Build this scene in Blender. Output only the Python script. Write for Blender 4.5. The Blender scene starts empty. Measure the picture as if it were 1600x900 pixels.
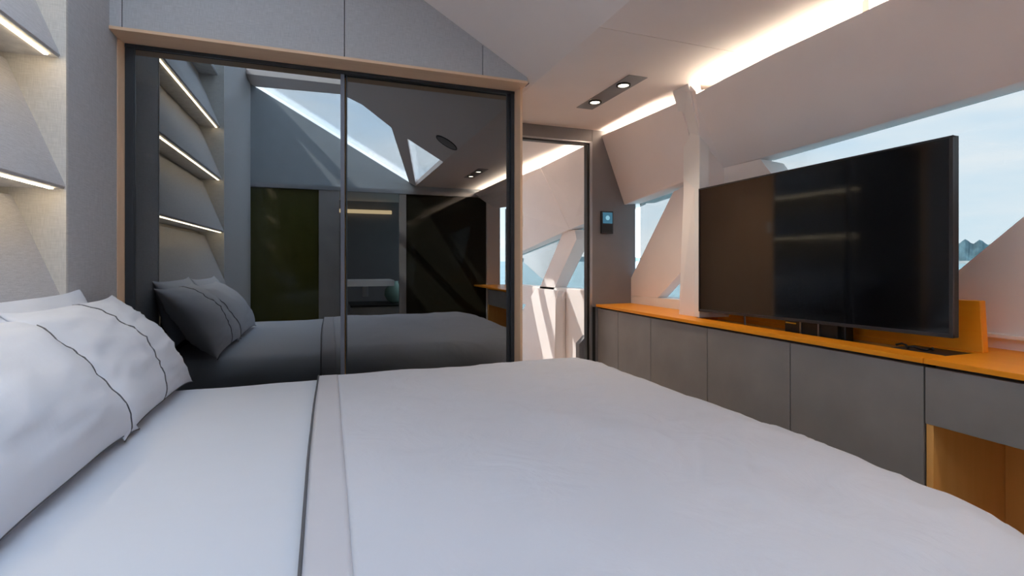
import bpy, bmesh, math, random
from mathutils import Vector, Matrix, noise
random.seed(7)
C = bpy.context.scene.collection
S = bpy.context.scene
CZ = 1.15                      # eye height; z values below are relative to it

# ---------------------------------------------------------------- camera
cam = bpy.data.cameras.new('camera')
cam.sensor_width = 36.0
cam.lens = 781.0 / 1600.0 * 36.0
cam.shift_y = -42.0 / 1600.0
cam.clip_start = 0.02; cam.clip_end = 9000
camo = bpy.data.objects.new('camera', cam); C.objects.link(camo)
camo.location = (0, 0, CZ)
camo.rotation_euler = (math.radians(90), 0, math.radians(-20.1))
S.camera = camo
# ---------------------------------------------------------------- exposure
S.view_settings.view_transform = 'Standard'
S.view_settings.look = 'None'
S.view_settings.gamma = 1
S.view_settings.use_curve_mapping = False
S.view_settings.exposure = 1.1
S.cycles.max_bounces = 10
S.cycles.diffuse_bounces = 6
S.cycles.transparent_max_bounces = 12
S.cycles.sample_clamp_indirect = 6
# ---------------------------------------------------------------- sky
W = bpy.data.worlds.new('sky'); S.world = W; W.use_nodes = True
nt = W.node_tree; nt.nodes.clear()
def N(t, typ, **k):
    n = t.nodes.new(typ)
    for a, b in k.items(): setattr(n, a, b)
    return n
out = N(nt, 'ShaderNodeOutputWorld'); bg = N(nt, 'ShaderNodeBackground')
tc = N(nt, 'ShaderNodeTexCoord'); sep = N(nt, 'ShaderNodeSeparateXYZ')
nt.links.new(tc.outputs['Generated'], sep.inputs[0])
mp = N(nt, 'ShaderNodeMapping'); mp.inputs['Scale'].default_value = (1.6, 1.6, 7)
nt.links.new(tc.outputs['Generated'], mp.inputs[0])
nz = N(nt, 'ShaderNodeTexNoise'); nz.inputs['Scale'].default_value = 2.2; nz.inputs['Detail'].default_value = 6
nt.links.new(mp.outputs[0], nz.inputs['Vector'])
cr = N(nt, 'ShaderNodeValToRGB')
cr.color_ramp.elements[0].position = 0.40; cr.color_ramp.elements[0].color = (0, 0, 0, 1)
cr.color_ramp.elements[1].position = 0.62; cr.color_ramp.elements[1].color = (1, 1, 1, 1)
nt.links.new(nz.outputs[0], cr.inputs[0])
grad = N(nt, 'ShaderNodeValToRGB')
grad.color_ramp.elements[0].position = 0.0; grad.color_ramp.elements[0].color = (.74, .88, .97, 1)
grad.color_ramp.elements[1].position = 0.6; grad.color_ramp.elements[1].color = (.58, .74, .97, 1)
nt.links.new(sep.outputs[2], grad.inputs[0])
mx = N(nt, 'ShaderNodeMixRGB'); mx.inputs[2].default_value = (.88, .93, .98, 1)
nt.links.new(cr.outputs[0], mx.inputs[0]); nt.links.new(grad.outputs[0], mx.inputs[1])
nt.links.new(mx.outputs[0], bg.inputs[0]); bg.inputs[1].default_value = 2.4
nt.links.new(bg.outputs[0], out.inputs[0])
# ---------------------------------------------------------------- sun
sl = bpy.data.lights.new('sun', 'SUN'); sl.energy = 4.0; sl.angle = 0.01; sl.color = (1, .93, .82)
so = bpy.data.objects.new('sun', sl); C.objects.link(so)
so.rotation_euler = Vector((.50, -.56, -.66)).to_track_quat('-Z', 'Y').to_euler()

# ================================================================ materials
def newmat(name):
    m = bpy.data.materials.new(name); m.use_nodes = True
    return m, m.node_tree, m.node_tree.nodes['Principled BSDF']
def mat(name, col, rough=.6, metal=0, var=.06, nscale=8, bump=0, bscale=200, spec=.5, coat=0, stretch=(1, 1, 1), bdist=.002):
    m, t, p = newmat(name)
    p.inputs['Roughness'].default_value = rough; p.inputs['Metallic'].default_value = metal
    p.inputs['Specular IOR Level'].default_value = spec
    p.inputs['Coat Weight'].default_value = coat
    tc = N(t, 'ShaderNodeTexCoord'); mp = N(t, 'ShaderNodeMapping'); mp.inputs['Scale'].default_value = stretch
    t.links.new(tc.outputs['Object'], mp.inputs[0])
    n = N(t, 'ShaderNodeTexNoise'); n.inputs['Scale'].default_value = nscale; n.inputs['Detail'].default_value = 5
    t.links.new(mp.outputs[0], n.inputs['Vector'])
    r = N(t, 'ShaderNodeValToRGB')
    a = [max(0, c * (1 - var)) for c in col[:3]] + [1]; b = [min(1, c * (1 + var)) for c in col[:3]] + [1]
    r.color_ramp.elements[0].position = .3; r.color_ramp.elements[1].position = .7
    r.color_ramp.elements[0].color = a; r.color_ramp.elements[1].color = b
    t.links.new(n.outputs[0], r.inputs[0]); t.links.new(r.outputs[0], p.inputs['Base Color'])
    if bump:
        n2 = N(t, 'ShaderNodeTexNoise'); n2.inputs['Scale'].default_value = bscale; n2.inputs['Detail'].default_value = 3
        t.links.new(mp.outputs[0], n2.inputs['Vector'])
        bp = N(t, 'ShaderNodeBump'); bp.inputs['Strength'].default_value = bump; bp.inputs['Distance'].default_value = bdist
        t.links.new(n2.outputs[0], bp.inputs['Height']); t.links.new(bp.outputs[0], p.inputs['Normal'])
    return m
def fabric(name, col, rough=.95):
    m, t, p = newmat(name)
    p.inputs['Roughness'].default_value = rough; p.inputs['Specular IOR Level'].default_value = .2
    tc = N(t, 'ShaderNodeTexCoord')
    ns = []
    for sc in ((600, 600, 25), (25, 25, 600)):
        mp = N(t, 'ShaderNodeMapping'); mp.inputs['Scale'].default_value = sc
        t.links.new(tc.outputs['Object'], mp.inputs[0])
        n = N(t, 'ShaderNodeTexNoise'); n.inputs['Scale'].default_value = 1; n.inputs['Detail'].default_value = 2
        t.links.new(mp.outputs[0], n.inputs['Vector']); ns.append(n)
    ad = N(t, 'ShaderNodeMath', operation='ADD')
    t.links.new(ns[0].outputs[0], ad.inputs[0]); t.links.new(ns[1].outputs[0], ad.inputs[1])
    r = N(t, 'ShaderNodeValToRGB'); r.color_ramp.elements[0].position = .35; r.color_ramp.elements[1].position = .65
    hf = N(t, 'ShaderNodeMath', operation='MULTIPLY'); hf.inputs[1].default_value = .5
    t.links.new(ad.outputs[0], hf.inputs[0]); t.links.new(hf.outputs[0], r.inputs[0])
    r.color_ramp.elements[0].color = [c * .84 for c in col] + [1]; r.color_ramp.elements[1].color = [min(1, c * 1.14) for c in col] + [1]
    t.links.new(r.outputs[0], p.inputs['Base Color'])
    bp = N(t, 'ShaderNodeBump'); bp.inputs['Strength'].default_value = .25; bp.inputs['Distance'].default_value = .001
    t.links.new(hf.outputs[0], bp.inputs['Height']); t.links.new(bp.outputs[0], p.inputs['Normal'])
    return m
def wood(name, c1, c2, axis='z', rough=.4, scale=1.0):
    m, t, p = newmat(name)
    p.inputs['Roughness'].default_value = rough
    tc = N(t, 'ShaderNodeTexCoord'); mp = N(t, 'ShaderNodeMapping')
    sc = {'x': (1.2, 14, 14), 'y': (14, 1.2, 14), 'z': (14, 14, 1.2)}[axis]
    mp.inputs['Scale'].default_value = [s * scale for s in sc]
    t.links.new(tc.outputs['Object'], mp.inputs[0])
    n = N(t, 'ShaderNodeTexNoise'); n.inputs['Scale'].default_value = 1.6; n.inputs['Detail'].default_value = 6; n.inputs['Distortion'].default_value = .6
    t.links.new(mp.outputs[0], n.inputs['Vector'])
    r = N(t, 'ShaderNodeValToRGB'); r.color_ramp.elements[0].position = .3; r.color_ramp.elements[1].position = .72
    r.color_ramp.elements[0].color = list(c1) + [1]; r.color_ramp.elements[1].color = list(c2) + [1]
    t.links.new(n.outputs[0], r.inputs[0]); t.links.new(r.outputs[0], p.inputs['Base Color'])
    return m
def emis(name, col, st):
    m = bpy.data.materials.new(name); m.use_nodes = True; t = m.node_tree; t.nodes.clear()
    o = N(t, 'ShaderNodeOutputMaterial'); e = N(t, 'ShaderNodeEmission')
    e.inputs[0].default_value = list(col) + [1]; e.inputs[1].default_value = st
    t.links.new(e.outputs[0], o.inputs[0]); return m
def glass(name, tint, refl, rough=0.0, reflcol=(1, 1, 1), k=.5):
    m = bpy.data.materials.new(name); m.use_nodes = True; t = m.node_tree; t.nodes.clear()
    o = N(t, 'ShaderNodeOutputMaterial'); a = N(t, 'ShaderNodeBsdfTransparent'); g = N(t, 'ShaderNodeBsdfGlossy')
    a.inputs[0].default_value = list(tint) + [1]; g.inputs['Roughness'].default_value = rough
    g.inputs[0].default_value = list(reflcol) + [1]
    lw = N(t, 'ShaderNodeLayerWeight'); lw.inputs[0].default_value = .35
    ma = N(t, 'ShaderNodeMath', operation='MULTIPLY_ADD'); ma.inputs[1].default_value = k; ma.inputs[2].default_value = refl
    t.links.new(lw.outputs['Fresnel'], ma.inputs[0])
    mx = N(t, 'ShaderNodeMixShader'); t.links.new(ma.outputs[0], mx.inputs[0])
    t.links.new(a.outputs[0], mx.inputs[1]); t.links.new(g.outputs[0], mx.inputs[2]); t.links.new(mx.outputs[0], o.inputs[0])
    return m

M = {}
M['fabric'] = fabric('grey_wall_fabric', (.50, .495, .51))
M['fabric_warm'] = fabric('pale_niche_fabric', (.62, .60, .57))
M['lining'] = mat('pale_lining', (.88, .80, .765), .75, var=.02, nscale=3, bump=.05, bscale=500)
M['lining2'] = mat('pale_hull_panel', (.90, .835, .82), .75, var=.02, nscale=3, bump=.05, bscale=500)
M['white'] = mat('white_paint', (.88, .86, .85), .5, var=.02)
M['taupe'] = mat('taupe_cabinet_lacquer', (.27, .255, .25), .36, var=.10, nscale=5, spec=.5, bump=.06, bscale=60)
M['darkwall'] = mat('charcoal_bulkhead', (.19, .18, .19), .5, var=.05, nscale=6, bump=.08, bscale=300)
M['orange'] = wood('orange_veneer', (.95, .32, .012), (.98, .38, .02), 'y', .38)
M['orange'].node_tree.nodes['Principled BSDF'].inputs['Specular IOR Level'].default_value = .25
M['orange_panel'] = wood('orange_wood_panel', (.84, .42, .11), (.90, .48, .15), 'z', .45)
M['oak'] = wood('oak_frame', (.76, .50, .32), (.83, .57, .38), 'x', .45)
M['oakv'] = wood('oak_jamb', (.76, .50, .32), (.83, .57, .38), 'z', .45)
M['floor'] = wood('floor_oak', (.50, .40, .30), (.58, .47, .36), 'y', .5)
M['metal'] = mat('anthracite_metal', (.035, .04, .048), .4, metal=.3, var=.05)
M['steel'] = mat('brushed_steel', (.42, .43, .46), .3, metal=.9, var=.05)
M['black'] = mat('black_plastic', (.012, .012, .013), .45, var=.1)
M['bezel'] = mat('grey_bezel', (.06, .06, .065), .35, metal=.6, var=.05)
M['gable'] = mat('blue_grey_gable_paint', (.36, .39, .42), .6, var=.03)
M['seam'] = mat('dark_seam', (.05, .05, .055), .8)
M['led'] = emis('warm_led', (1, .80, .52), 9)
M['cove_led'] = emis('cove_led', (1, .85, .66), 30)
M['spot'] = emis('spot_lamp', (1, .86, .68), 9)
M['glass_dark'] = glass('smoked_wardrobe_glass', (.12, .115, .08), .215, reflcol=(.93, .97, 1))
M['glass_part'] = mat('olive_partition_glass', (.075, .07, .02), .08, var=.05)
M['glass_hull'] = glass('tinted_hull_glass', (.42, .43, .43), .02, k=.15)
M['glass_sky'] = glass('skylight_glass', (.90, .93, .95), .02)
m, t, p = newmat('tv_screen'); M['screen'] = m
M['glass_part2'] = mat('black_partition_glass', (.022, .021, .014), .05, var=.05, spec=.3)
M['stile'] = mat('blue_grey_stile', (.15, .16, .20), .4, metal=.3, var=.05)
M['dim_led'] = emis('dim_led', (1, .75, .42), .9)
p.inputs['Base Color'].default_value = (.004, .004, .005, 1); p.inputs['Roughness'].default_value = .13; p.inputs['Specular IOR Level'].default_value = .5
nb = N(t, 'ShaderNodeTexNoise'); nb.inputs['Scale'].default_value = 3
mr = N(t, 'ShaderNodeMapRange'); mr.inputs[3].default_value = .06; mr.inputs[4].default_value = .08
p.inputs['IOR'].default_value = 1.75; t.links.new(nb.outputs[0], mr.inputs[0]); t.links.new(mr.outputs[0], p.inputs['Roughness'])
def linen(name, col, w=.35):
    m, t, p = newmat(name)
    p.inputs['Roughness'].default_value = .85; p.inputs['Specular IOR Level'].default_value = .25
    p.inputs['Sheen Weight'].default_value = .15
    tc = N(t, 'ShaderNodeTexCoord')
    n = N(t, 'ShaderNodeTexNoise'); n.inputs['Scale'].default_value = 5; n.inputs['Detail'].default_value = 7; n.inputs['Distortion'].default_value = 1.2
    t.links.new(tc.outputs['Object'], n.inputs['Vector'])
    r = N(t, 'ShaderNodeValToRGB'); r.color_ramp.elements[0].color = [c * .97 for c in col] + [1]; r.color_ramp.elements[1].color = list(col) + [1]
    t.links.new(n.outputs[0], r.inputs[0]); t.links.new(r.outputs[0], p.inputs['Base Color'])
    bp = N(t, 'ShaderNodeBump'); bp.inputs['Strength'].default_value = w; bp.inputs['Distance'].default_value = .012
    t.links.new(n.outputs[0], bp.inputs['Height']); t.links.new(bp.outputs[0], p.inputs['Normal'])
    return m
M['duvet'] = linen('white_duvet_cotton', (.60, .62, .69), .6)
M['sheet'] = linen('white_sheet_cotton', (.62, .65, .72), .12)
M['band'] = linen('satin_border', (.56, .56, .61), .12)
M['pillow'] = linen('white_pillow_cotton', (.64, .665, .73), .25)
M['piping'] = mat('grey_piping', (.10, .10, .11), .8)
M['darkbed'] = fabric('charcoal_bed_fabric', (.045, .045, .05))
M['sea'] = mat('sea_water', (.30, .52, .58), .35, var=.18, nscale=.25, bump=.5, bscale=1.2, stretch=(1, .25, 1), bdist=.3)
M['wood_hills'] = mat('distant_woods', (.13, .23, .27), .9, var=.4, nscale=.08)
M['shore'] = mat('pale_shore', (.50, .52, .50), .9, var=.3, nscale=.05)
M['hull'] = mat('white_boat_hull', (.85, .86, .88), .4)

# ================================================================ builders
def prism(bm, pts, off):
    off = Vector(off)
    a = [bm.verts.new((p[0], p[1], p[2] + CZ)) for p in pts]
    b = [bm.verts.new((p[0] + off.x, p[1] + off.y, p[2] + off.z + CZ)) for p in pts]
    n = len(pts)
    bm.faces.new(a); bm.faces.new(b[::-1])
    for i in range(n):
        bm.faces.new((a[i], b[i], b[(i + 1) % n], a[(i + 1) % n]))
def box(bm, x0, x1, y0, y1, z0, z1):
    prism(bm, [(x0, y0, z0), (x1, y0, z0), (x1, y1, z0), (x0, y1, z0)], (0, 0, z1 - z0))
def tube(bm, pts, r, seg=8):
    pts = [Vector((p[0], p[1], p[2] + CZ)) for p in pts]; rings = []
    for i, p in enumerate(pts):
        d = (pts[min(i + 1, len(pts) - 1)] - pts[max(i - 1, 0)]).normalized()
        u = d.cross(Vector((.13, .31, .94))).normalized(); v = d.cross(u)
        rings.append([bm.verts.new(p + r * (math.cos(6.28318 * k / seg) * u + math.sin(6.28318 * k / seg) * v)) for k in range(seg)])
    for a, b in zip(rings, rings[1:]):
        for k in range(seg): bm.faces.new((a[k], a[(k + 1) % seg], b[(k + 1) % seg], b[k]))
    bm.faces.new(rings[0][::-1]); bm.faces.new(rings[-1])
def disc(bm, c, r, z0, z1, seg=32):
    prism(bm, [(c[0] + r * math.cos(6.28318 * k / seg), c[1] + r * math.sin(6.28318 * k / seg), z0) for k in range(seg)], (0, 0, z1 - z0))
def ring(bm, c, r0, r1, z0, z1, seg=32):
    for k in range(seg):
        a, b = 6.28318 * k / seg, 6.28318 * (k + 1) / seg
        prism(bm, [(c[0] + r0 * math.cos(a), c[1] + r0 * math.sin(a), z0), (c[0] + r1 * math.cos(a), c[1] + r1 * math.sin(a), z0),
                   (c[0] + r1 * math.cos(b), c[1] + r1 * math.sin(b), z0), (c[0] + r0 * math.cos(b), c[1] + r0 * math.sin(b), z0)], (0, 0, z1 - z0))
def lathe(bm, c, prof, seg=28):
    rings = [[bm.verts.new((c[0] + r * math.cos(6.28318 * k / seg), c[1] + r * math.sin(6.28318 * k / seg), z + CZ)) for k in range(seg)] for r, z in prof]
    for a, b in zip(rings, rings[1:]):
        for k in range(seg): bm.faces.new((a[k], a[(k + 1) % seg], b[(k + 1) % seg], b[k]))
    bm.faces.new(rings[0][::-1]); bm.faces.new(rings[-1])
def worldpos(o):
    v = Vector((0, 0, 0))
    while o: v += Vector(o.location); o = o.parent
    return v
def mk(name, bm, mt, parent=None, bevel=0, smooth=False, fix=True):
    if fix: bmesh.ops.recalc_face_normals(bm, faces=bm.faces[:])
    me = bpy.data.meshes.new(name)
    if parent is not None: org = worldpos(parent)
    else:
        xs = [v.co for v in bm.verts]
        org = Vector(((min(v.x for v in xs) + max(v.x for v in xs)) / 2, (min(v.y for v in xs) + max(v.y for v in xs)) / 2, min(v.z for v in xs)))
    for v in bm.verts: v.co -= org
    bm.to_mesh(me); bm.free()
    me.materials.append(mt)
    if smooth:
        for p in me.polygons: p.use_smooth = True
    o = bpy.data.objects.new(name, me); C.objects.link(o)
    if parent is not None: o.parent = parent
    else: o.location = org
    if bevel:
        b = o.modifiers.new('bevel', 'BEVEL'); b.width = bevel; b.segments = 2; b.limit_method = 'ANGLE'
    return o
def B(): return bmesh.new()
def tag(o, label, cat, group=None):
    o['label'] = label; o['category'] = cat
    if group: o['group'] = group
    return o
def thing(name, label, cat, loc, group=None):
    o = bpy.data.objects.new(name, None); C.objects.link(o); o.location = (loc[0], loc[1], loc[2] + CZ)
    o.empty_display_size = .1
    return tag(o, label, cat, group)
def struct(name, bm, mt, bevel=0, **k):
    o = mk(name, bm, mt, None, bevel, **k); o['kind'] = 'structure'; return o
def sroot(name, loc):
    o = bpy.data.objects.new(name, None); C.objects.link(o); o.location = (loc[0], loc[1], loc[2] + CZ); o['kind'] = 'structure'; return o
def pbox(name, d, mt, parent, bevel=0):
    bm = B(); box(bm, *d); return mk(name, bm, mt, parent, bevel)
def ppoly(name, pts, off, mt, parent, bevel=0):
    bm = B(); prism(bm, pts, off); return mk(name, bm, mt, parent, bevel)

FL = -1.15                     # floor
HC = .987                      # flat ceiling
EX = 1.07                      # inner edge of the flat ceiling
SLOPE = .57
def zr(x): return HC + SLOPE * (EX - x)      # sloping roof lining

# ================================================================ setting
bm = B(); box(bm, -1.4, 2.5, -3.2, 6.6, FL - .05, FL); struct('floor', bm, M['floor'])
# flat ceiling: panels with recessed joints
ceil = sroot('ceiling', (1.4, 1, HC))
bm = B(); box(bm, EX, 2.40, -3.2, 1.852, HC, HC + .06); mk('panel', bm, M['lining'], ceil)
bm = B(); box(bm, EX, 2.40, 1.856, 3.40, HC, HC + .06); mk('panel', bm, M['lining'], ceil)
bm = B(); box(bm, EX, 1.90, 1.850, 1.858, HC + .004, HC + .05); mk('joint', bm, M['seam'], ceil)
bm = B(); box(bm, -1.4, EX, 2.75, 3.40, HC + .01, HC + .06); mk('panel', bm, M['lining'], ceil)
bm = B(); box(bm, -1.4, EX, -3.2, -1.26, HC, HC + .06); mk('panel', bm, M['lining'], ceil)
# sloping roof lining around the skylight, in plan
rl = sroot('ceiling_slope', (0, 1.5, 1.6))
def roof(name, plan, mt, parent, th=.07, dz=0.0):
    bm = B(); prism(bm, [(x, y, zr(x) + dz) for x, y in plan], (0, 0, th)); return mk(name, bm, mt, parent)
roof('lining_panel', [(EX, .51), (EX, 2.75), (-1.2, 2.75), (-1.2, 1.9), (0, 1.9), (.119, .827), (.126, .573), (.284, .647), (.56, .536), (.714, .513)], M['lining'], rl)
roof('roof_beam', [(.119, .827), (.126, .573), (-.853, -1.26), (-1.2, -1.26), (-1.06, -1.19)], M['lining'], rl)
roof('roof_beam', [(.56, .536), (.714, .513), (1.06, -1.13), (EX, -1.26), (1.0, -1.26)], M['lining'], rl)
roof('lining_edge', [(-1.2, -1.26), (-.93, -1.26), (-.93, 2.0), (-1.2, 2.0)], M['lining'], rl, .07, .002)
sk = struct('window_skylight', (lambda b: (prism(b, [(x, y, zr(x) + .055) for x, y in [(-1.2, -1.26), (EX, -1.26), (EX, .6), (.6, .75), (.15, 1.95), (-1.2, 1.95)]], (0, 0, .008)), b)[1])(B()), M['glass_sky'])
sk.name = 'window_7'
# speaker grille in the lining
spk = thing('ceiling_speaker', 'round dark speaker grille in the sloping ceiling', 'speaker', (.97, 1.1, zr(.97)))
bm = B()
K = 28
prism(bm, [(.97 + .085 * math.cos(6.283 * k / K), 1.1 + .085 * math.sin(6.283 * k / K), zr(.97 + .085 * math.cos(6.283 * k / K)) - .006) for k in range(K)], (0, 0, .005)); mk('grille', bm, M['taupe'], spk)
bm = B()
for k in range(K):
    a, b = 6.2832 * k / K, 6.2832 * (k + 1) / K
    P = lambda r, t: (.97 + r * math.cos(t), 1.1 + r * math.sin(t), zr(.97 + r * math.cos(t)) - .008)
    prism(bm, [P(.083, a), P(.092, a), P(.092, b), P(.083, b)], (0, 0, .008))
mk('rim', bm, M['bezel'], spk)

# ---- wall_left: headboard wall with stepped padded panels and light niches
wl = sroot('wall_left', (-1.0, 1.3, 0))
pbox('backing', (-1.14, -1.06, -1.3, 2.95, FL, 2.2), M['fabric_warm'], wl)
# pillar towards the wardrobe and the one behind the bed
ppoly('pillar', [(-.868, 2.20, FL), (-1.06, 2.20, FL), (-1.06, 2.645, FL), (-.870, 2.645, FL)], (0, 0, 3.30), M['fabric'], wl, .004)
pbox('pillar', (-1.06, -.87, -1.2, .39, FL, 2.15), M['fabric'], wl, .004)
pbox('pillar_cheek', (-1.06, -.8665, 2.185, 2.199, FL, 2.1), M['fabric_warm'], wl)
pbox('pillar_cheek', (-1.06, -.8665, .391, .405, FL, 2.1), M['fabric_warm'], wl)
lv = [-.205, .256, .714, 1.172, 1.63]
for i, zb in enumerate(lv):
    zt = zb + .43
    lean = -.015 * (zb - .256) / .458
    xf = -.868 + lean
    # padded panel: leans forward from the recess at its top to its lower lip
    pts = [(-1.03 + lean, 0, zt), (xf - .004, 0, zb + .018), (xf, 0, zb + .006), (xf - .006, 0, zb), (-1.04 + lean, 0, zb), (-1.06, 0, zb + .01), (-1.06, 0, zt)]
    ppoly('padded_panel', [(x, .405, z) for x, _, z in pts], (0, 1.78, 0), M['fabric'], wl)
    ppoly('soffit', [(xf - .004, .405, zb - .004), (-1.045, .405, zb - .004), (-1.045, .405, zb - .0005), (xf - .004, .405, zb - .0005)], (0, 1.78, 0), M['fabric_warm'], wl)
    if i > 3: continue
    s_ = pbox('light_strip', (xf - .030, xf - .020, .42, 2.15, zb - .009, zb - .0045), M['led'], wl)
    s_['label'] = 'warm glowing LED strip'
# ---- wall_front: panels above the wardrobe
wf = sroot('wall_front', (0, 2.6, 1.0))
edges = [-1.06, -.825, .07, .77, 1.03]
for a, b in zip(edges, edges[1:]):
    a2, b2 = a + .002, b - .002
    za = zr(a2) - .001; zb = max(zr(b2) - .001, 1.0)
    bm = B(); prism(bm, [(a2, 2.56, .992), (b2, 2.56, .992), (b2, 2.56, zb), (a2, 2.56, za)], (0, .03, 0)); mk('panel', bm, M['fabric'], wf)
ppoly('backing', [(-1.1, 2.592, .992), (1.05, 2.592, .992), (1.05, 2.592, .995), (-1.1, 2.592, zr(-1.1))], (0, .05, 0), M['seam'], wf)

# ---- wall_back with gable, seen in the wardrobe glass
bm = B(); prism(bm, [(-1.06, -1.2, .93), (2.4, -1.2, .93), (2.4, -1.2, 1.08), (EX, -1.2, 1.08), (EX, -1.2, .99), (-1.06, -1.2, zr(-1.06))], (0, -.05, 0)); struct('wall_back', bm, M['gable'])
bm = B(); box(bm, -.98, 2.2, -1.26, -1.19, .88, .93); struct('trim_1', bm, M['steel'])
pt = sroot('wall_partition', (.5, -1.25, FL))
def ppane(x0, x1, mt):
    pbox('glass_panel', (x0, x1, -1.235, -1.225, FL, .88), mt, pt)
ppane(-.97, -.12, M['glass_part']); ppane(.95, 2.05, M['glass_part2'])
for x0, x1 in ((-1.0, -.97), (-.12, .12), (.86, .95)):
    pbox('post', (x0, x1, -1.25, -1.20, FL, .88), M['taupe'], pt, .003)
pbox('post', (2.05, 2.24, -1.25, -1.18, FL, .93), M['lining'], pt)
# dim room beyond the partition
bm = B(); box(bm, -1.4, 2.5, -3.2, -3.15, FL, HC); struct('wall_rear', bm, M['darkwall'])
bm = B(); box(bm, -1.4, -1.35, -3.2, -1.26, FL, HC); struct('wall_rear_left', bm, M['darkwall'])
bm = B(); box(bm, 2.36, 2.42, -3.2, -2.4, FL, HC); struct('wall_rear_right', bm, M['darkwall'])
bm = B(); box(bm, .1, .98, -3.1, -3.07, .78, .84); o = mk('light_strip', bm, M['dim_led']); tag(o, 'warm light strip high in the dim room reflected in the wardrobe glass', 'light')
sh = thing('wall_shelf', 'white shelf reflected in the right wardrobe pane', 'shelf', (.5, -1.9, -.34))
pbox('board', (.18, .84, -2.1, -1.55, -.34, -.26), M['white'], sh, .004); pbox('bracket', (.45, .52, -2.1, -1.9, -.5, -.34), M['steel'], sh)
vs = thing('vase', 'round pale green vase seen reflected below the white shelf', 'vase', (.92, -2.2, -.62))
bm = B(); lathe(bm, (.92, -2.2), [(.05, -.62), (.11, -.58), (.15, -.50), (.14, -.42), (.09, -.36), (.05, -.33), (.055, -.30)]); mk('body', bm, mat('celadon', (.35, .55, .48), .2), vs, smooth=True)
pd = thing('side_cabinet', 'dark low cabinet carrying the pale green vase', 'cabinet', (.9, -2.3, FL))
pbox('body', (.3, 2.1, -2.6, -1.9, FL, -.65), M['taupe'], pd, .004); pbox('top', (.28, 2.12, -2.62, -1.88, -.65, -.62), M['black'], pd, .004)

# ---- wall_entry: charcoal bulkhead with the doorway
DW = 3.325
we = sroot('wall_entry', (1.9, DW, 0))
ppoly('bulkhead', [(1.86, DW, FL), (2.24, DW, FL), (2.24, DW, .50), (2.40, DW, .50), (2.40, DW, 1.05), (1.86, DW, 1.05)], (0, .05, 0), M['darkwall'], we)
pbox('header', (1.0, 1.857, DW, DW + .05, .897, 1.05), M['darkwall'], we)
pbox('side', (1.0, 1.20, DW, DW + .05, FL, .895), M['darkwall'], we)
df = sroot('door_1', (1.83, DW, FL))
pbox('jamb', (1.836, 1.858, DW - .006, DW + .06, FL, .895), M['steel'], df, .002)
pbox('seal', (1.818, 1.836, DW + .004, DW + .05, FL, .885), M['black'], df)
pbox('head', (1.2, 1.858, DW - .006, DW + .06, .885, .897), M['steel'], df, .002)
pbox('head_seal', (1.2, 1.836, DW + .004, DW + .05, .872, .885), M['black'], df)
pbox('jamb', (1.858, 1.885, DW - .004, DW + .0, FL, -.345), M['black'], df)
# control panel
cp = thing('control_panel', 'small dark control panel with blue screen on charcoal wall', 'control panel', (1.979, DW, .21))
pbox('body', (1.928, 2.030, DW - .022, DW, .208, .379), M['bezel'], cp, .004)
pbox('screen', (1.938, 2.020, DW - .0235, DW - .021, .285, .368), emis('blue_display', (.08, .22, .32), .35), cp)
bm = B(); prism(bm, [(1.979 + .018 * math.cos(t / 10 * 6.283), DW - .0245, .327 + .018 * math.sin(t / 10 * 6.283)) for t in range(10)], (0, .0015, 0)); mk('icon', bm, emis('icon_blue', (.3, .6, .75), .4), cp)
pbox('keypad', (1.938, 2.020, DW - .0235, DW - .021, .218, .275), M['black'], cp, .001)

# ---- wall_right: faceted hull side
wr = sroot('wall_right', (2.2, 1.5, 0))
XA = 1.99
# big upper panel, with its fold
top = [(1.872, 2.22, .905), (1.872, 2.0, .920), (1.872, 1.70, .930), (1.872, 1.369, .930), (1.872, .971, .930), (1.872, -1.25, .930)]
low = [(2.16, 2.316, .545), (2.16, 2.04, .550), (2.16, 1.70, .561), (2.16, 1.369, .575), (2.16, .971, .597), (2.16, -1.25, .74)]
bm = B(); rows = []
for dx in (0, .02):
    g = [[bm.verts.new((a[0] + (b[0] - a[0]) * k / 6 + dx, a[1] + (b[1] - a[1]) * k / 6, a[2] + (b[2] - a[2]) * k / 6 + CZ)) for k in range(7)] for a, b in zip(top, low)]
    for p_, q_ in zip(g, g[1:]):
        for k in range(6): bm.faces.new((p_[k], p_[k + 1], q_[k + 1], q_[k]))
    rows.append(g)
rim = lambda g: [r_[0] for r_ in g] + g[-1][1:] + [r_[-1] for r_ in g[::-1]][1:] + g[0][::-1][1:-1]
ra, rb = rim(rows[0]), rim(rows[1])
for k in range(len(ra)): bm.faces.new((ra[k], ra[(k + 1) % len(ra)], rb[(k + 1) % len(ra)], rb[k]))
mk('upper_panel', bm, M['lining2'], wr, smooth=False)
ppoly('window_head', [(2.161, 2.06, .552), (2.161, 1.369, .577), (2.161, .971, .599), (2.161, -1.25, .742), (2.42, -1.25, .79), (2.42, .971, .640), (2.42, 1.369, .622), (2.42, 2.22, .582)], (0, 0, .03), M['lining2'], wr)
ppoly('upper_panel', [(1.94, 3.324, .950), (2.14, 3.324, .436), (2.14, 2.626, .512), (2.12, 2.47, .55), (1.94, 2.43, .940)], (.02, 0, .0), M['lining2'], wr)
ppoly('window_head', [(2.141, 3.324, .437), (2.141, 2.56, .519), (2.42, 2.50, .535), (2.42, 3.324, .46)], (0, 0, .03), M['lining2'], wr)
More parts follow.
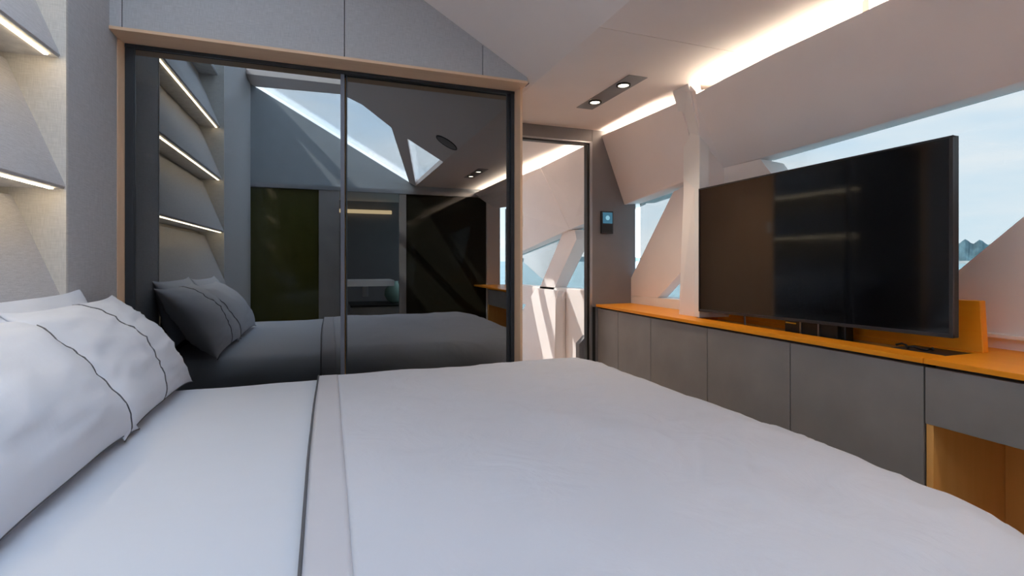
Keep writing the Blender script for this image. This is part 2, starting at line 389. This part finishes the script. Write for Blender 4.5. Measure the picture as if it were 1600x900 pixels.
# outer skin above the windows and behind the cove
ppoly('outer_skin', [(2.40, -1.3, .80), (2.40, .971, .65), (2.40, 2.2, .592), (2.40, 3.36, .47), (2.40, 3.36, 1.12), (2.40, -1.3, 1.12)], (.04, 0, 0), M['lining2'], wr)
def strip(x0, x1, y0, y1, z0, z1, par, lb):
    o = pbox('light_strip', (x0, x1, y0, y1, z0, z1), M['cove_led'], par); o['label'] = lb
strip(1.955, 1.970, -1.2, 2.20, .905, .920, wr, 'warm LED strip hidden in the ceiling cove')
strip(2.005, 2.020, 2.55, 3.31, .905, .920, wr, 'warm LED strip hidden in the ceiling cove')
pbox('cove_ledge', (1.935, 2.40, -1.25, 2.22, .875, .895), M['white'], wr)
pbox('cove_ledge', (1.99, 2.40, 2.53, 3.324, .875, .895), M['white'], wr)
pbox('cove_divider', (1.900, 2.02, 1.30, 1.325, .935, .985), M['white'], wr)
# rib column: top leans in to the ceiling, lower part stands upright on the counter
def loft(bm, rings):
    vs = [[bm.verts.new((p[0], p[1], p[2] + CZ)) for p in r] for r in rings]
    n = len(vs[0])
    for a, b in zip(vs, vs[1:]):
        for i in range(n): bm.faces.new((a[i], a[(i + 1) % n], b[(i + 1) % n], b[i]))
    bm.faces.new(vs[0][::-1]); bm.faces.new(vs[-1])
bm = B()
loft(bm, [[(2.05, 2.53, -.325), (1.995, 2.325, -.325), (2.06, 2.316, -.325), (2.06, 2.53, -.325)],
          [(2.05, 2.53, .80), (1.995, 2.325, .72), (2.06, 2.316, .70), (2.06, 2.53, .80)],
          [(1.874, 2.41, .986), (1.87, 2.268, .986), (1.95, 2.262, .986), (1.95, 2.41, .986)]])
mk('rib_column', bm, M['white'], wr, .003)
bm = B()
loft(bm, [[(2.01, 2.33, -.325), (2.165, 2.311, -.325), (2.38, 2.311, -.325), (2.38, 2.52, -.325), (2.01, 2.52, -.325)],
          [(2.01, 2.33, .70), (2.161, 2.315, .545), (2.38, 2.315, .545), (2.38, 2.52, .70), (2.06, 2.52, .79)],
          [(1.885, 2.275, .985), (1.882, 2.222, .93), (2.10, 2.222, .985), (2.10, 2.40, .985), (1.90, 2.40, .985)]])
mk('rib_cheek', bm, M['lining2'], wr)
# diagonal beam between the small windows
ppoly('diagonal_beam', [(2.2, 2.817, .472), (2.2, 2.60, .510), (2.2, 2.60, .03), (2.2, 2.987, -.26), (2.2, 3.324, -.269), (2.2, 3.324, -.13)], (.08, 0, 0), M['lining2'], wr)
ppoly('sill', [(2.2, 2.48, -.256), (2.2, 3.324, -.266), (2.2, 3.324, -.325), (2.2, 2.48, -.325)], (.16, 0, 0), M['white'], wr)
# panel between the rib and the big window, lower triangle panel
ppoly('lower_panel', [(2.162, 2.315, .545), (2.162, 2.05, .545), (2.23, 1.52, -.20), (2.23, 1.52, -.325), (2.19, 2.315, -.325)], (.22, .05, 0), M['lining2'], wr)
ppoly('lower_panel', [(2.34, 1.54, -.325), (2.34, .55, .66), (2.34, -1.25, .74), (2.34, -1.25, -.325)], (.06, 0, 0), M['lining2'], wr)
pbox('ledge', (2.315, 2.34, -1.2, 1.30, -.285, -.268), M['white'], wr, .003)
# hull below the windows
pbox('hull_side', (2.36, 2.44, -1.3, 3.36, FL, -.325), M['lining2'], wr)
for n, y0, y1, z0, z1, x in ((1, 2.46, 3.33, -.30, .56, 2.285), (2, -1.3, 2.46, -.33, .86, 2.41)):
    bm = B(); box(bm, x, x + .008, y0, y1, z0, z1); struct('window_%d' % n, bm, M['glass_hull'])

# ================================================================ second cabin beyond the doorway
w2 = sroot('wall_cabin_right', (2.1, 4.6, 0))
ppoly('upper_panel', [(1.955, 3.38, .945), (2.115, 3.38, .40), (2.12, 3.794, .346), (2.09, 4.16, .298), (1.965, 4.55, .925)], (.02, 0, .0), M['lining2'], w2)
ppoly('upper_panel', [(1.965, 4.556, .925), (2.09, 4.166, .296), (2.12, 5.424, .119), (2.12, 6.4, .0), (2.0, 5.6, .60), (1.98, 5.4, .78)], (.02, 0, .0), M['lining2'], w2)
ppoly('upper_panel', [(1.965, 4.56, .925), (1.98, 5.4, .77), (2.0, 5.9, .5), (2.0, 6.5, .4), (1.93, 6.5, .94)], (.02, 0, .0), M['lining'], w2)
ppoly('window_head', [(2.121, 3.38, .41), (2.121, 4.18, .30), (2.121, 6.5, 0.0), (2.32, 6.5, 0.0), (2.32, 4.18, .31), (2.32, 3.38, .43)], (0, 0, .03), M['lining2'], w2)
ppoly('outer_skin', [(2.32, 3.36, .45), (2.32, 4.18, .33), (2.32, 6.6, .02), (2.32, 6.6, 1.12), (2.32, 3.36, 1.12)], (.04, 0, 0), M['lining2'], w2)
strip(2.03, 2.045, 3.42, 6.2, .900, .915, w2, 'warm LED strip hidden in the next cabin cove')
ppoly('diagonal_beam', [(2.14, 4.397, .287), (2.14, 4.154, .290), (2.14, 4.12, .20), (2.14, 4.619, -.29), (2.14, 4.98, -.291)], (.12, -.03, 0), M['lining2'], w2)
ppoly('sill', [(2.14, 3.38, -.245), (2.14, 6.5, -.30), (2.14, 6.5, -.335), (2.14, 3.38, -.28)], (.14, 0, 0), M['white'], w2)
ppoly('lower_panel', [(2.13, 3.38, -.25), (2.13, 4.33, -.27), (2.13, 4.33, FL), (2.13, 3.38, FL)], (.1, 0, 0), M['lining2'], w2)
ppoly('lower_panel', [(2.02, 4.30, -.36), (2.09, 4.30, -.295), (2.09, 4.30, FL), (2.02, 4.30, FL)], (.1, .06, 0), M['lining2'], w2)
ppoly('lower_panel', [(2.02, 4.31, -.36), (2.10, 4.42, -.29), (2.10, 4.98, -.29), (2.03, 5.50, -.75), (2.0, 5.60, FL), (2.0, 4.31, FL)], (.1, 0, 0), M['lining2'], w2)
ppoly('lower_panel', [(2.13, 4.98, -.29), (2.13, 6.5, -.31), (2.13, 6.5, -.50), (2.13, 5.13, -.50)], (.1, 0, 0), M['lining2'], w2)
ppoly('lower_panel', [(2.13, 5.2, -.80), (2.13, 6.5, -.78), (2.13, 6.5, FL), (2.13, 5.2, FL)], (.1, 0, 0), M['lining2'], w2)
bm = B(); box(bm, 2.27, 2.278, 3.38, 6.5, -1.0, .45); struct('window_3', bm, M['glass_hull'])
# ceiling of the next cabin, with an unseen roof opening added to brighten it
c2 = sroot('ceiling_cabin', (1.0, 5, HC))
pbox('panel', (-1.4, 2.40, 3.401, 4.60, HC, HC + .05), M['lining'], c2)
pbox('panel', (-1.4, -.5, 4.604, 6.6, HC, HC + .05), M['lining'], c2)
pbox('panel', (1.25, 2.40, 4.604, 6.6, HC, HC + .05), M['lining'], c2)
pbox('panel', (-.5, 1.25, 4.604, 4.75, HC, HC + .05), M['lining'], c2)
pbox('panel', (-.5, 1.25, 6.3, 6.6, HC, HC + .05), M['lining'], c2)
for k, (y0, y1) in enumerate(((4.98, 5.10), (5.42, 5.62), (5.90, 6.02))): pbox('roof_beam', (-.5, 1.25, y0, y1, HC, HC + .05), M['lining'], c2)  # bars across the added opening, splitting its sunlight into streaks
bm = B(); box(bm, -.55, 1.3, 4.7, 6.35, HC + .051, HC + .058); o = struct('window_8', bm, M['glass_sky'])  # glazing of the unseen hatch, added to let in sun and sky
bm = B(); box(bm, -1.45, 2.4, 6.6, 6.65, FL, 1.1); struct('wall_bow', bm, M['lining2'])
bm = B(); box(bm, -1.45, -1.4, 3.4, 6.6, FL, 1.1); struct('wall_cabin_left', bm, M['lining2'])
cb = thing('low_cabinet', 'low grey cabinet with chamfered top just inside the doorway', 'cabinet', (1.96, 3.7, FL))
ppoly('body', [(1.868, 3.55, FL), (1.868, 3.55, -.66), (1.93, 3.55, -.60), (2.05, 3.55, -.60), (2.05, 3.55, FL)], (0, .06, 0), M['darkwall'], cb, .003)
pbox('door', (1.875, 2.04, 3.545, 3.55, FL + .05, -.68), M['darkwall'], cb)

# ================================================================ wardrobe
YG = 2.70
wd = thing('wardrobe', 'built-in wardrobe with smoked glass sliding doors in an oak frame', 'wardrobe', (.1, YG, FL))
bm = B(); prism(bm, [(-1.04, 2.555, .978), (-1.04, 2.555, .992), (-1.04, 2.75, .992), (-1.04, 2.75, .972)], (2.07, 0, 0)); mk('header', bm, M['oak'], wd, .001)
ppoly('jamb', [(-.868, 2.646, FL), (-.857, 2.705, FL), (-.857, 2.75, FL), (-.91, 2.75, FL), (-.91, 2.646, FL)], (0, 0, .978 - FL), M['oakv'], wd)
ppoly('jamb', [(1.000, YG - .02, FL), (1.008, 2.62, FL), (1.022, 2.62, FL), (1.022, 3.32, FL), (1.000, 3.32, FL)], (0, 0, .978 - FL), M['oakv'], wd, .001)
fr = pbox('track', (-.857, 1.0, YG - .012, YG + .05, .957, .973), M['metal'], wd, .001)
pbox('frame_post', (-.857, -.826, YG - .008, YG + .04, FL, .957), M['metal'], wd, .001)
pbox('frame_post', (.978, 1.0, YG - .008, YG + .04, FL, .957), M['metal'], wd, .001)
pbox('plinth', (-.857, 1.0, YG - .008, YG + .04, FL, FL + .06), M['metal'], wd, .001)
for x0, x1, yo in ((-.826, .075, 0), (.082, .978, .012)):
    d = pbox('sliding_door', (x0, x1, YG + yo, YG + yo + .006, FL + .06, .957), M['glass_dark'], wd)
    pbox('stile', (x0, x0 + .006, YG + yo - .004, YG + yo + .010, FL + .06, .957), M['metal'], d)
    pbox('stile', (x1 - .020, x1, YG + yo - .004, YG + yo + .010, FL + .06, .957), M['stile'] if x0 < 0 else M['metal'], d, .001)
pbox('back_panel', (-.9, 1.0, 3.27, 3.30, FL, .96), M['orange_panel'], wd)
pbox('side_panel', (-.92, -.90, YG + .05, 3.3, FL, .96), M['orange_panel'], wd)
pbox('divider', (.06, .09, YG + .06, 3.27, FL, .957), M['orange_panel'], wd)
for z in (-.55, .62): pbox('shelf', (-.9, 1.0, YG + .08, 3.27, z, z + .02), M['orange_panel'], wd)
bm = B(); tube(bm, [(-.88, 3.0, .52), (.05, 3.0, .52)], .012); mk('rail', bm, M['steel'], wd)
bm = B(); tube(bm, [(.10, 3.0, .52), (.98, 3.0, .52)], .012); mk('rail', bm, M['steel'], wd)
lt = pbox('latch', (1.022, 1.032, 2.63, 2.66, .20, .275), M['white'], wd, .002); lt['label'] = 'small white latch'

# ================================================================ bed
bed = thing('bed', 'low double bed with a charcoal base and mattress', 'bed', (.2, 1.45, FL))
pbox('base', (-.84, 1.22, .66, 2.28, FL + .04, -.86), M['darkbed'], bed, .02)
pbox('mattress', (-.84, 1.26, .62, 2.33, -.86, -.60), M['sheet'], bed, .05)
for x in (-.7, 1.05):
    for y in (.8, 2.15): pbox('foot', (x, x + .06, y, y + .06, FL, FL + .04), M['black'], bed)
hb = thing('headboard', 'charcoal padded headboard behind the stacked pillows', 'headboard', (-.87, 1.4, FL))
pbox('pad', (-.864, -.845, .45, 2.19, FL, -.30), M['darkbed'], hb, .008)
lg = thing('bedside_ledge', 'dark padded ledge between bed and wardrobe', 'ledge', (-.6, 2.46, FL))
pbox('body', (-.86, -.45, 2.47, 2.60, FL, -.72), M['darkbed'], lg, .01); pbox('top', (-.86, -.44, 2.465, 2.61, -.72, -.68), M['taupe'], lg, .01)

def fn(x, y, s, seed): return noise.noise(Vector((x * s, y * s, seed)))
X0, X1, Y0, Y1 = -.84, 1.40, .42, 2.47
def drape(s, t, lift, seed, amp, rx, rz):
    """cloth over a rounded slab; s,t are lengths along X and Y measured on the cloth"""
    cx0, cx1, cy0, cy1 = -9, X1 - rx, Y0 + rx, Y1 - rx * .72
    cr = .10
    qx = min(max(s, cx0), cx1 - cr); qy = min(max(t, cy0 + cr), cy1 - cr)
    vx, vy = s - qx, t - qy
    rho = math.hypot(vx, vy)
    w = amp * (fn(s, t, 2.2, seed) * 1.0 + fn(s * 2.2 + t, t * 1.1 - s * .4, 2.6, seed + 5) * .55 + fn(s + .6 * t, t * 3 - s, 4.5, seed + 9) * .22)
    rg = (1 - abs(fn(s * 1.3 + t * .5 + .3 * fn(s, t, 2, 4), t * 2.4 - s * 1.2, 3.2, seed + 20)) * 2.2) ** 3 if amp > .01 else 0
    w += .017 * rg * max(0, fn(s, t, 1.6, seed + 31) + .25) * min(1, max(0, s - .2))
    crown = .016 * max(0, 1 - ((s - .5) / 1.1) ** 2) * max(0, 1 - ((t - 1.45) / 1.05) ** 2)
    top = -.522 + lift + crown + w
    if rho < 1e-6: return (s, t, top)
    dx, dy = vx / rho, vy / rho
    far = dy > .3
    r = rho - cr
    if r <= 0: return (qx + vx, qy + vy, top)
    th_ = math.atan2(dy, dx); cf = min(1, abs(dx * dy) * 3) * (.013 * math.sin(th_ * 17 + 1.5 * fn(s, t, 2, seed)) + .006 * math.sin(th_ * 31 + 1)) if amp > .01 else 0
    k = (rx + lift) * (.72 + .28 * (1 if dy < .3 else (1 - dy)))
    arc = 1.571 * (k + rz) / 2
    if r < arc:
        a = r / arc * 1.571
        h = cr + k * math.sin(a) + cf * (a / 1.571) ** 1.5; z = top - rz * (1 - math.cos(a))
        return (qx + dx * h, qy + dy * h, z)
    h = cr + k + cf; drop = r - arc
    fold = .018 * math.sin((s * 1.0 + t * 1.3) * 23 + 3 * fn(s, t, 1.5, seed)) * min(1, drop / .12) + .008 * fn(s, t, 9, seed + 2)
    corner = (abs(dx * dy)) * .10 * min(1, drop / .2)
    z = top - rz - drop
    return (qx + dx * (h + fold + corner), qy + dy * (h + fold + corner), max(z, FL + .06 + .02 * fn(s, t, 4, 1)))
def cloth(name, s0, s1, t0, t1, ns, nt_, lift, seed, amp, mt, parent, rx=.20, rz=.17, th=.006):
    bm = B(); g = []
    for i in range(ns + 1):
        row = []
        for j in range(nt_ + 1):
            x, y, z = drape(s0 + (s1 - s0) * i / ns, t0 + (t1 - t0) * j / nt_, lift, seed, amp, rx, rz)
            row.append(bm.verts.new((x, y, z + CZ)))
        g.append(row)
    for i in range(ns):
        for j in range(nt_): bm.faces.new((g[i][j], g[i + 1][j], g[i + 1][j + 1], g[i][j + 1]))
    o = mk(name, bm, mt, parent, smooth=True)
    sm = o.modifiers.new('solid', 'SOLIDIFY'); sm.thickness = th; sm.offset = -1
    return o
sheet = cloth('bed_sheet', -.835, .06, .08, 2.86, 60, 170, 0.0, 3, .006, M['sheet'], None)
tag(sheet, 'smooth white bed sheet between the pillows and the duvet', 'sheet')
dv = thing('duvet', 'white duvet with a grey-piped satin border over the bed', 'duvet', (.7, 1.45, FL))
cloth('cover', .035, 1.92, -.02, 2.92, 170, 230, .016, 3, .013, M['duvet'], dv)
cloth('border', -.045, .036, -.02, 2.92, 8, 230, .017, 3, .012, M['band'], dv)
bm = B(); tube(bm, [tuple(drape(-.046 + .004 * math.sin(t * 3), t, .0185, 3, .012, .20, .17)) for t in [-.02 + 2.94 * k / 160 for k in range(161)]], .0032); mk('piping', bm, M['piping'], dv, smooth=True)

def pillow(label, y0, y1, bx, bz, tx, tz, T, ups, seed, group, twist=0, crease=.3):
    """y0..y1 along the headboard; bottom edge (bx,bz) to top edge (tx,tz), front face towards +X"""
    W_ = (y1 - y0) / 2; yc = (y0 + y1) / 2
    up = Vector((tx - bx, 0, tz - bz)); H_ = up.length / 2; up.normalize()
    cen = Vector(((tx + bx) / 2, yc, (tz + bz) / 2)); nr = Vector((up.z, 0, -up.x)); side = Vector((0, 1, 0))
    root = thing('pillow', label, 'pillow', (cen.x, cen.y, bz), group)
    def P(u, v, f):
        su = u * (1 - .09 * (1 - v * v)); sv = v * (1 - .09 * (1 - u ** 4))
        th = max(0, 1 - abs(u) ** 5) ** .55 * max(0, 1 - abs(v) ** 2.2) ** .75
        sag = 1 + .15 * (-v)
        wr_ = (noise.noise(Vector((u * 2.2, v * 2.2, seed))) * .018 + noise.noise(Vector((u * 3 + v * 2, v * 8 - u * 2, seed + 4))) * .006)
        rd = 1 - abs(noise.noise(Vector((u * 2.0 + seed, v * 7 + u * 1.5, seed + 11)))) * 3
        wr_ += .007 * crease * max(0, rd) ** 2
        # wrinkles that run in from the seams
        edge = max(abs(u), abs(v)) ** 3
        wr_ += .003 * edge * math.sin(9 * (u - v) + seed) * (1 - max(abs(u), abs(v)) ** 12)
        d = f * (T / 2) * (1 if f > 0 else 1.25) * th * sag + wr_ * (th ** .5)
        bend = -.008 * (u * u) + (-.02) * max(0, v) ** 2 + twist * u * v
        q = cen + side * (su * W_) + up * (sv * H_) + nr * (d + bend)
        return q
    bm = B(); n = 44; grids = []
    for f in (1, -1):
        g = [[None] * (n + 1) for _ in range(n + 1)]
        for i in range(n + 1):
            for j in range(n + 1):
                u = math.sin((i / n - .5) * math.pi); v = math.sin((j / n - .5) * math.pi)
                if f == -1 and (i in (0, n) or j in (0, n)): g[i][j] = grids[0][i][j]; continue
                q = P(u, v, f); g[i][j] = bm.verts.new((q.x, q.y, q.z + CZ))
        grids.append(g)
        for i in range(n):
            for j in range(n):
                fv = (g[i][j], g[i + 1][j], g[i + 1][j + 1], g[i][j + 1])
                bm.faces.new(fv if f == 1 else fv[::-1])
    mk('case', bm, M['pillow'], root, smooth=True, fix=True)
    for a in ups:
        bm = B(); tube(bm, [tuple(P(a, -1 + 2 * k / 50, 1) + nr * .0012) for k in range(51)], .0022, 6); mk('piping', bm, M['piping'], root, smooth=True)
    bm = B(); pts = [P(-1 + 2 * k / 40, -1, 1) for k in range(41)]
    tube(bm, [tuple(p) for p in pts], .0024, 6); mk('seam', bm, M['piping'], root, smooth=True)
    return root
G = 'pillows on the bed'
pillow('front pillow nearest the viewer, white with grey piping', 1.0, 1.815, -.535, -.505, -.80, -.135, .16, (.84,), 1.3, G)
pillow('front pillow beside the wardrobe, creased white with grey piping', 1.70, 2.45, -.535, -.505, -.80, -.120, .15, (-.02,), 4.7, G, 0, 1.0)
pillow('rear white pillow against the wall, behind the piped one by the wardrobe', 1.56, 2.30, -.76, -.46, -.845, -.095, .11, (), 8.1, G)
pillow('rear white pillow against the wall, behind the nearest piped one', .78, 1.52, -.76, -.46, -.845, -.11, .11, (), 9.9, G)

# ================================================================ side cabinets and counter
CT, CB = -.325, -.343
def cabx(y): return 1.875 if y <= 2.5 else 1.875 + (y - 2.5) * .025
ctr = thing('countertop', 'bright orange veneered countertop along the window wall', 'countertop', (2.1, 1.2, CT))
SX0, SX1, SY0, SY1 = 1.985, 2.16, 1.10, 2.36       # lift slot
def slab(name, pts, parent=ctr):
    bm = B(); prism(bm, [(x, y, CB) for x, y in pts], (0, 0, CT - CB)); return mk(name, bm, M['orange'], parent, .0015)
slab('top_panel', [(1.868, -1.2), (1.868, 1.098), (2.36, 1.098), (2.36, -1.2)])
slab('top_panel', [(1.868, 1.10), (1.868, 2.5), (1.888, 3.32), (2.36, 3.32), (2.36, SY1), (SX0, SY1), (SX0, SY0)])
slab('top_panel', [(SX1, SY0), (SX1, SY1 - .001), (2.36, SY1 - .001), (2.36, SY0)])
for d in ((1.98, 2.17, 1.09, 2.37, -.80, -.78), (1.975, 1.985, 1.09, 2.37, -.80, -.344), (2.16, 2.17, 1.09, 2.37, -.80, -.344), (1.985, 2.16, 2.36, 2.37, -.80, -.344), (1.985, 2.16, 1.09, 1.10, -.8, -.344)):
    pbox('lift_well', d, M['orange_panel'], ctr)
# standing lid behind the screen
ld = thing('lift_lid', 'orange wooden lid standing open behind the television', 'lid', (2.17, 1.6, CT))
ppoly('board', [(2.165, 1.083, -.325), (2.165, 2.28, -.325), (2.19, 2.28, -.165), (2.19, 1.105, -.142)], (.032, 0, 0), M['orange'], ld, .003)
# cabinets
ys = [3.315, 3.02, 2.63, 2.13, 1.623, 1.103]
labs = ['narrow grey cabinet unit against the charcoal wall', 'grey cabinet unit, second from the charcoal wall', 'grey cabinet unit, third from the charcoal wall',
        'grey cabinet unit, fourth from the charcoal wall', 'wide grey cabinet unit next to the open desk bay']
for (a, b), lb in zip(zip(ys, ys[1:]), labs):
    cx = cabx((a + b) / 2)
    r_ = thing('cabinet', lb, 'cabinet', (cx + .2, (a + b) / 2, FL), 'grey cabinets under the counter')
    xa, xb = cabx(a) + .005, cabx(b) + .005
    bk = 2.34 if b > 2.4 else 1.972
    ppoly('body', [(xa + .02, a - .001, FL + .08), (xb + .02, b + .001, FL + .08), (bk, b + .001, FL + .08), (bk, a - .001, FL + .08)], (0, 0, CB - .004 - FL - .08), M['seam'], r_)
    ppoly('door', [(xa, a - .002, FL + .085), (xb, b + .002, FL + .085), (xb + .018, b + .002, FL + .085), (xa + .018, a - .002, FL + .085)], (0, 0, CB - .012 - FL - .085), M['taupe'], r_, .0015)
    ppoly('plinth', [(xa + .04, a - .001, FL), (xb + .04, b + .001, FL), (bk, b + .001, FL), (bk, a - .001, FL)], (0, 0, .079), M['black'], r_)
dk = thing('desk', 'desk bay with grey drawer over orange wood panels', 'desk', (2.1, .4, FL))
dr = pbox('drawer', (1.880, 1.898, .30, 1.100, -.545, CB - .012), M['taupe'], dk, .0015)
pbox('drawer_box', (1.90, 2.30, .30, 1.08, -.53, CB - .005), M['seam'], dk)
pbox('side_panel', (1.885, 2.30, 1.078, 1.099, FL, -.535), M['orange_panel'], dk, .001)
pbox('back_panel', (2.28, 2.30, -.6, 1.077, FL, -.535), M['orange_panel'], dk)
pbox('side_panel', (1.885, 2.30, -.62, -.60, FL, -.35), M['orange_panel'], dk, .001)
pbox('drawer', (1.880, 1.898, -.60, .296, -.545, CB - .012), M['taupe'], dk, .0015)

# ================================================================ television
tv = thing('television', 'large black flat television raised from the orange counter', 'television', (2.03, 1.70, -.60))
def tvp(u, v, d):    # u 0..1 far->near, v 0..1 bottom->top, d depth towards the window
    bl = Vector((1.985, 2.316, -.287)); br = Vector((2.018, 1.093, -.266)); h = .70
    p = bl.lerp(br, u); return (p.x + d + .0 * v, p.y, p.z + v * h)
def tvbox(name, u0, u1, v0, v1, d0, d1, mt, bev=0):
    bm = B(); prism(bm, [tvp(u0, v0, d0), tvp(u1, v0, d0), tvp(u1, v1, d0), tvp(u0, v1, d0)], (d1 - d0, 0, 0)); return mk(name, bm, mt, tv, bev)
tvbox('housing', 0, 1, 0, 1, .004, .030, M['black'], .002)
tvbox('screen', .006, .992, .020, .990, .000, .004, M['screen'])
tvbox('bezel', 0, 1, 0, .020, -.003, .006, M['bezel'], .001)
tvbox('bezel', 0, 1, .990, 1, -.003, .006, M['bezel'], .001)
tvbox('bezel', 0, .006, 0, 1, -.003, .006, M['bezel'], .001)
tvbox('bezel', .990, 1, 0, 1, -.003, .006, M['bezel'], .001)
tvbox('rear_housing', .12, .88, .06, .62, .030, .060, M['black'], .008)
st = pbox('lift_column', (2.05, 2.10, 1.50, 1.80, -.78, .05), M['black'], tv, .004)
pbox('lift_bracket', (2.03, 2.05, 1.52, 1.78, -.40, -.20), M['black'], tv, .002)
for y in (1.60, 1.69): pbox('lift_rail', (2.022, 2.03, y, y + .006, -.40, -.20), M['steel'], tv)
yl = pbox('sticker', (2.027, 2.0295, 1.72, 1.775, -.292, -.286), mat('yellow_sticker', (.75, .50, .05), .6), tv); yl['label'] = 'yellow warning sticker'
hn = thing('lid_strut', 'thin steel strut under the left part of the television', 'strut', (2.06, 2.1, -.40))
bm = B(); tube(bm, [(2.10, 2.10, -.26), (2.05, 2.04, -.36)], .005); mk('rod', bm, M['steel'], hn)
bm = B(); tube(bm, [(2.055, 2.03, -.355), (2.055, 2.0, -.35)], .009); mk('pivot', bm, M['black'], hn)
bm = B()
cab = [(2.05 + .02 * math.sin(k * .9), 1.30 - .012 * k, -.322 + .006 * math.sin(k * 1.4)) for k in range(12)]
tube(bm, cab, .004, 6); o = mk('cable', bm, M['black'], None, smooth=True); tag(o, 'short black cable loop lying in the lift slot', 'cable')
bm = B(); box(bm, 1.986, 2.16, 1.101, 1.30, -.345, -.330); o = mk('slot_cover', bm, M['black']); tag(o, 'dark cover strip in the lift slot under the television corner', 'cover')

# ================================================================ ceiling downlight plates
def plate(yc, label):
    r_ = thing('downlight', label, 'light', (1.548, yc, HC), 'twin downlights in the flat ceiling')
    ly = (yc - .168, yc + .148)
    bm = B(); box(bm, 1.490, 1.606, yc - .30, yc + .30, HC - .004, HC); mk('plate', bm, M['taupe'], r_, .001)
    for y in ly:
        bm = B(); ring(bm, (1.54, y), .030, .040, HC - .012, HC - .003); rg = mk('lamp', bm, M['black'], r_)
        bm = B(); disc(bm, (1.54, y), .028, HC - .0075, HC - .005); mk('bulb', bm, M['spot'], rg)
        L = bpy.data.lights.new('spot', 'SPOT'); L.energy = 6; L.color = (1, .84, .64); L.spot_size = 1.9; L.spot_blend = .8; L.shadow_soft_size = .03
        lo = bpy.data.objects.new('spot_light', L); C.objects.link(lo); lo.parent = r_; lo.location = (1.54 - 1.548, y - yc, -.03)
plate(2.57, 'dark twin downlight in the flat ceiling near the doorway')
plate(0.0, 'dark twin downlight seen reflected in the wardrobe glass')

# ================================================================ outside
bm = B(); prism(bm, [(2.6, -4000, -3.2), (8000, -4000, -3.2), (8000, 8000, -3.2), (2.6, 8000, -3.2)], (0, 0, -1)); o = mk('sea', bm, M['sea']); tag(o, 'pale blue-green sea outside the windows', 'sea')
def land(name, label, dist, a0, a1, hmax, seed, mt):
    bm = B(); n = 160; top = []; bot = []; back = []
    for k in range(n + 1):
        a = math.radians(a0 + (a1 - a0) * k / n); u = k / n
        h = hmax * (.55 + .45 * abs(math.sin(u * 3.14159)) ** .5) * (.75 + .35 * noise.noise(Vector((u * 7, seed, 0))) + .16 * noise.noise(Vector((u * 60, seed, 1)))) * min(1, 6 * u, 6 * (1 - u))
        x, y = math.sin(a), math.cos(a)
        top.append(bm.verts.new((x * (dist + 30), y * (dist + 30), max(h, .3) + CZ - 3.2 + 3)))
        bot.append(bm.verts.new((x * dist, y * dist, CZ - 3.2)))
        back.append(bm.verts.new((x * (dist + 150), y * (dist + 150), CZ - 3.2)))
    for k in range(n):
        bm.faces.new((bot[k], bot[k + 1], top[k + 1], top[k])); bm.faces.new((top[k], top[k + 1], back[k + 1], back[k]))
    o = mk(name, bm, mt, None); tag(o, label, 'land'); return o
# directions measured clockwise from +Y; the camera looks along 20.1 degrees
land('wooded_shore', 'bluish wooded shore on the horizon right of the television', 900, 56, 84, 34, 2.0, M['wood_hills'])
land('shore_edge', 'pale rocky water edge below the wooded shore', 860, 50, 84, .9, 5.0, M['shore'])
land('wooded_shore', 'faint low shoreline on the horizon seen through the doorway', 2400, 18, 40, 26, 3.0, M['wood_hills'])
land('wooded_shore', 'low far shoreline seen through the small triangular windows', 2000, 41, 54, 22, 7.0, M['wood_hills'])
bw = sroot('wall_bulwark', (2.9, 7.2, -.5))
ppoly('plate', [(2.9, 6.0, .62), (2.9, 7.3, .42), (2.9, 7.4, -.02), (2.9, 6.6, -.28), (2.9, 6.25, -.10)], (.06, 0, 0), M['hull'], bw, .01)
pbox('stanchion', (2.92, 2.95, 6.62, 6.66, -.9, -.2), M['hull'], bw)
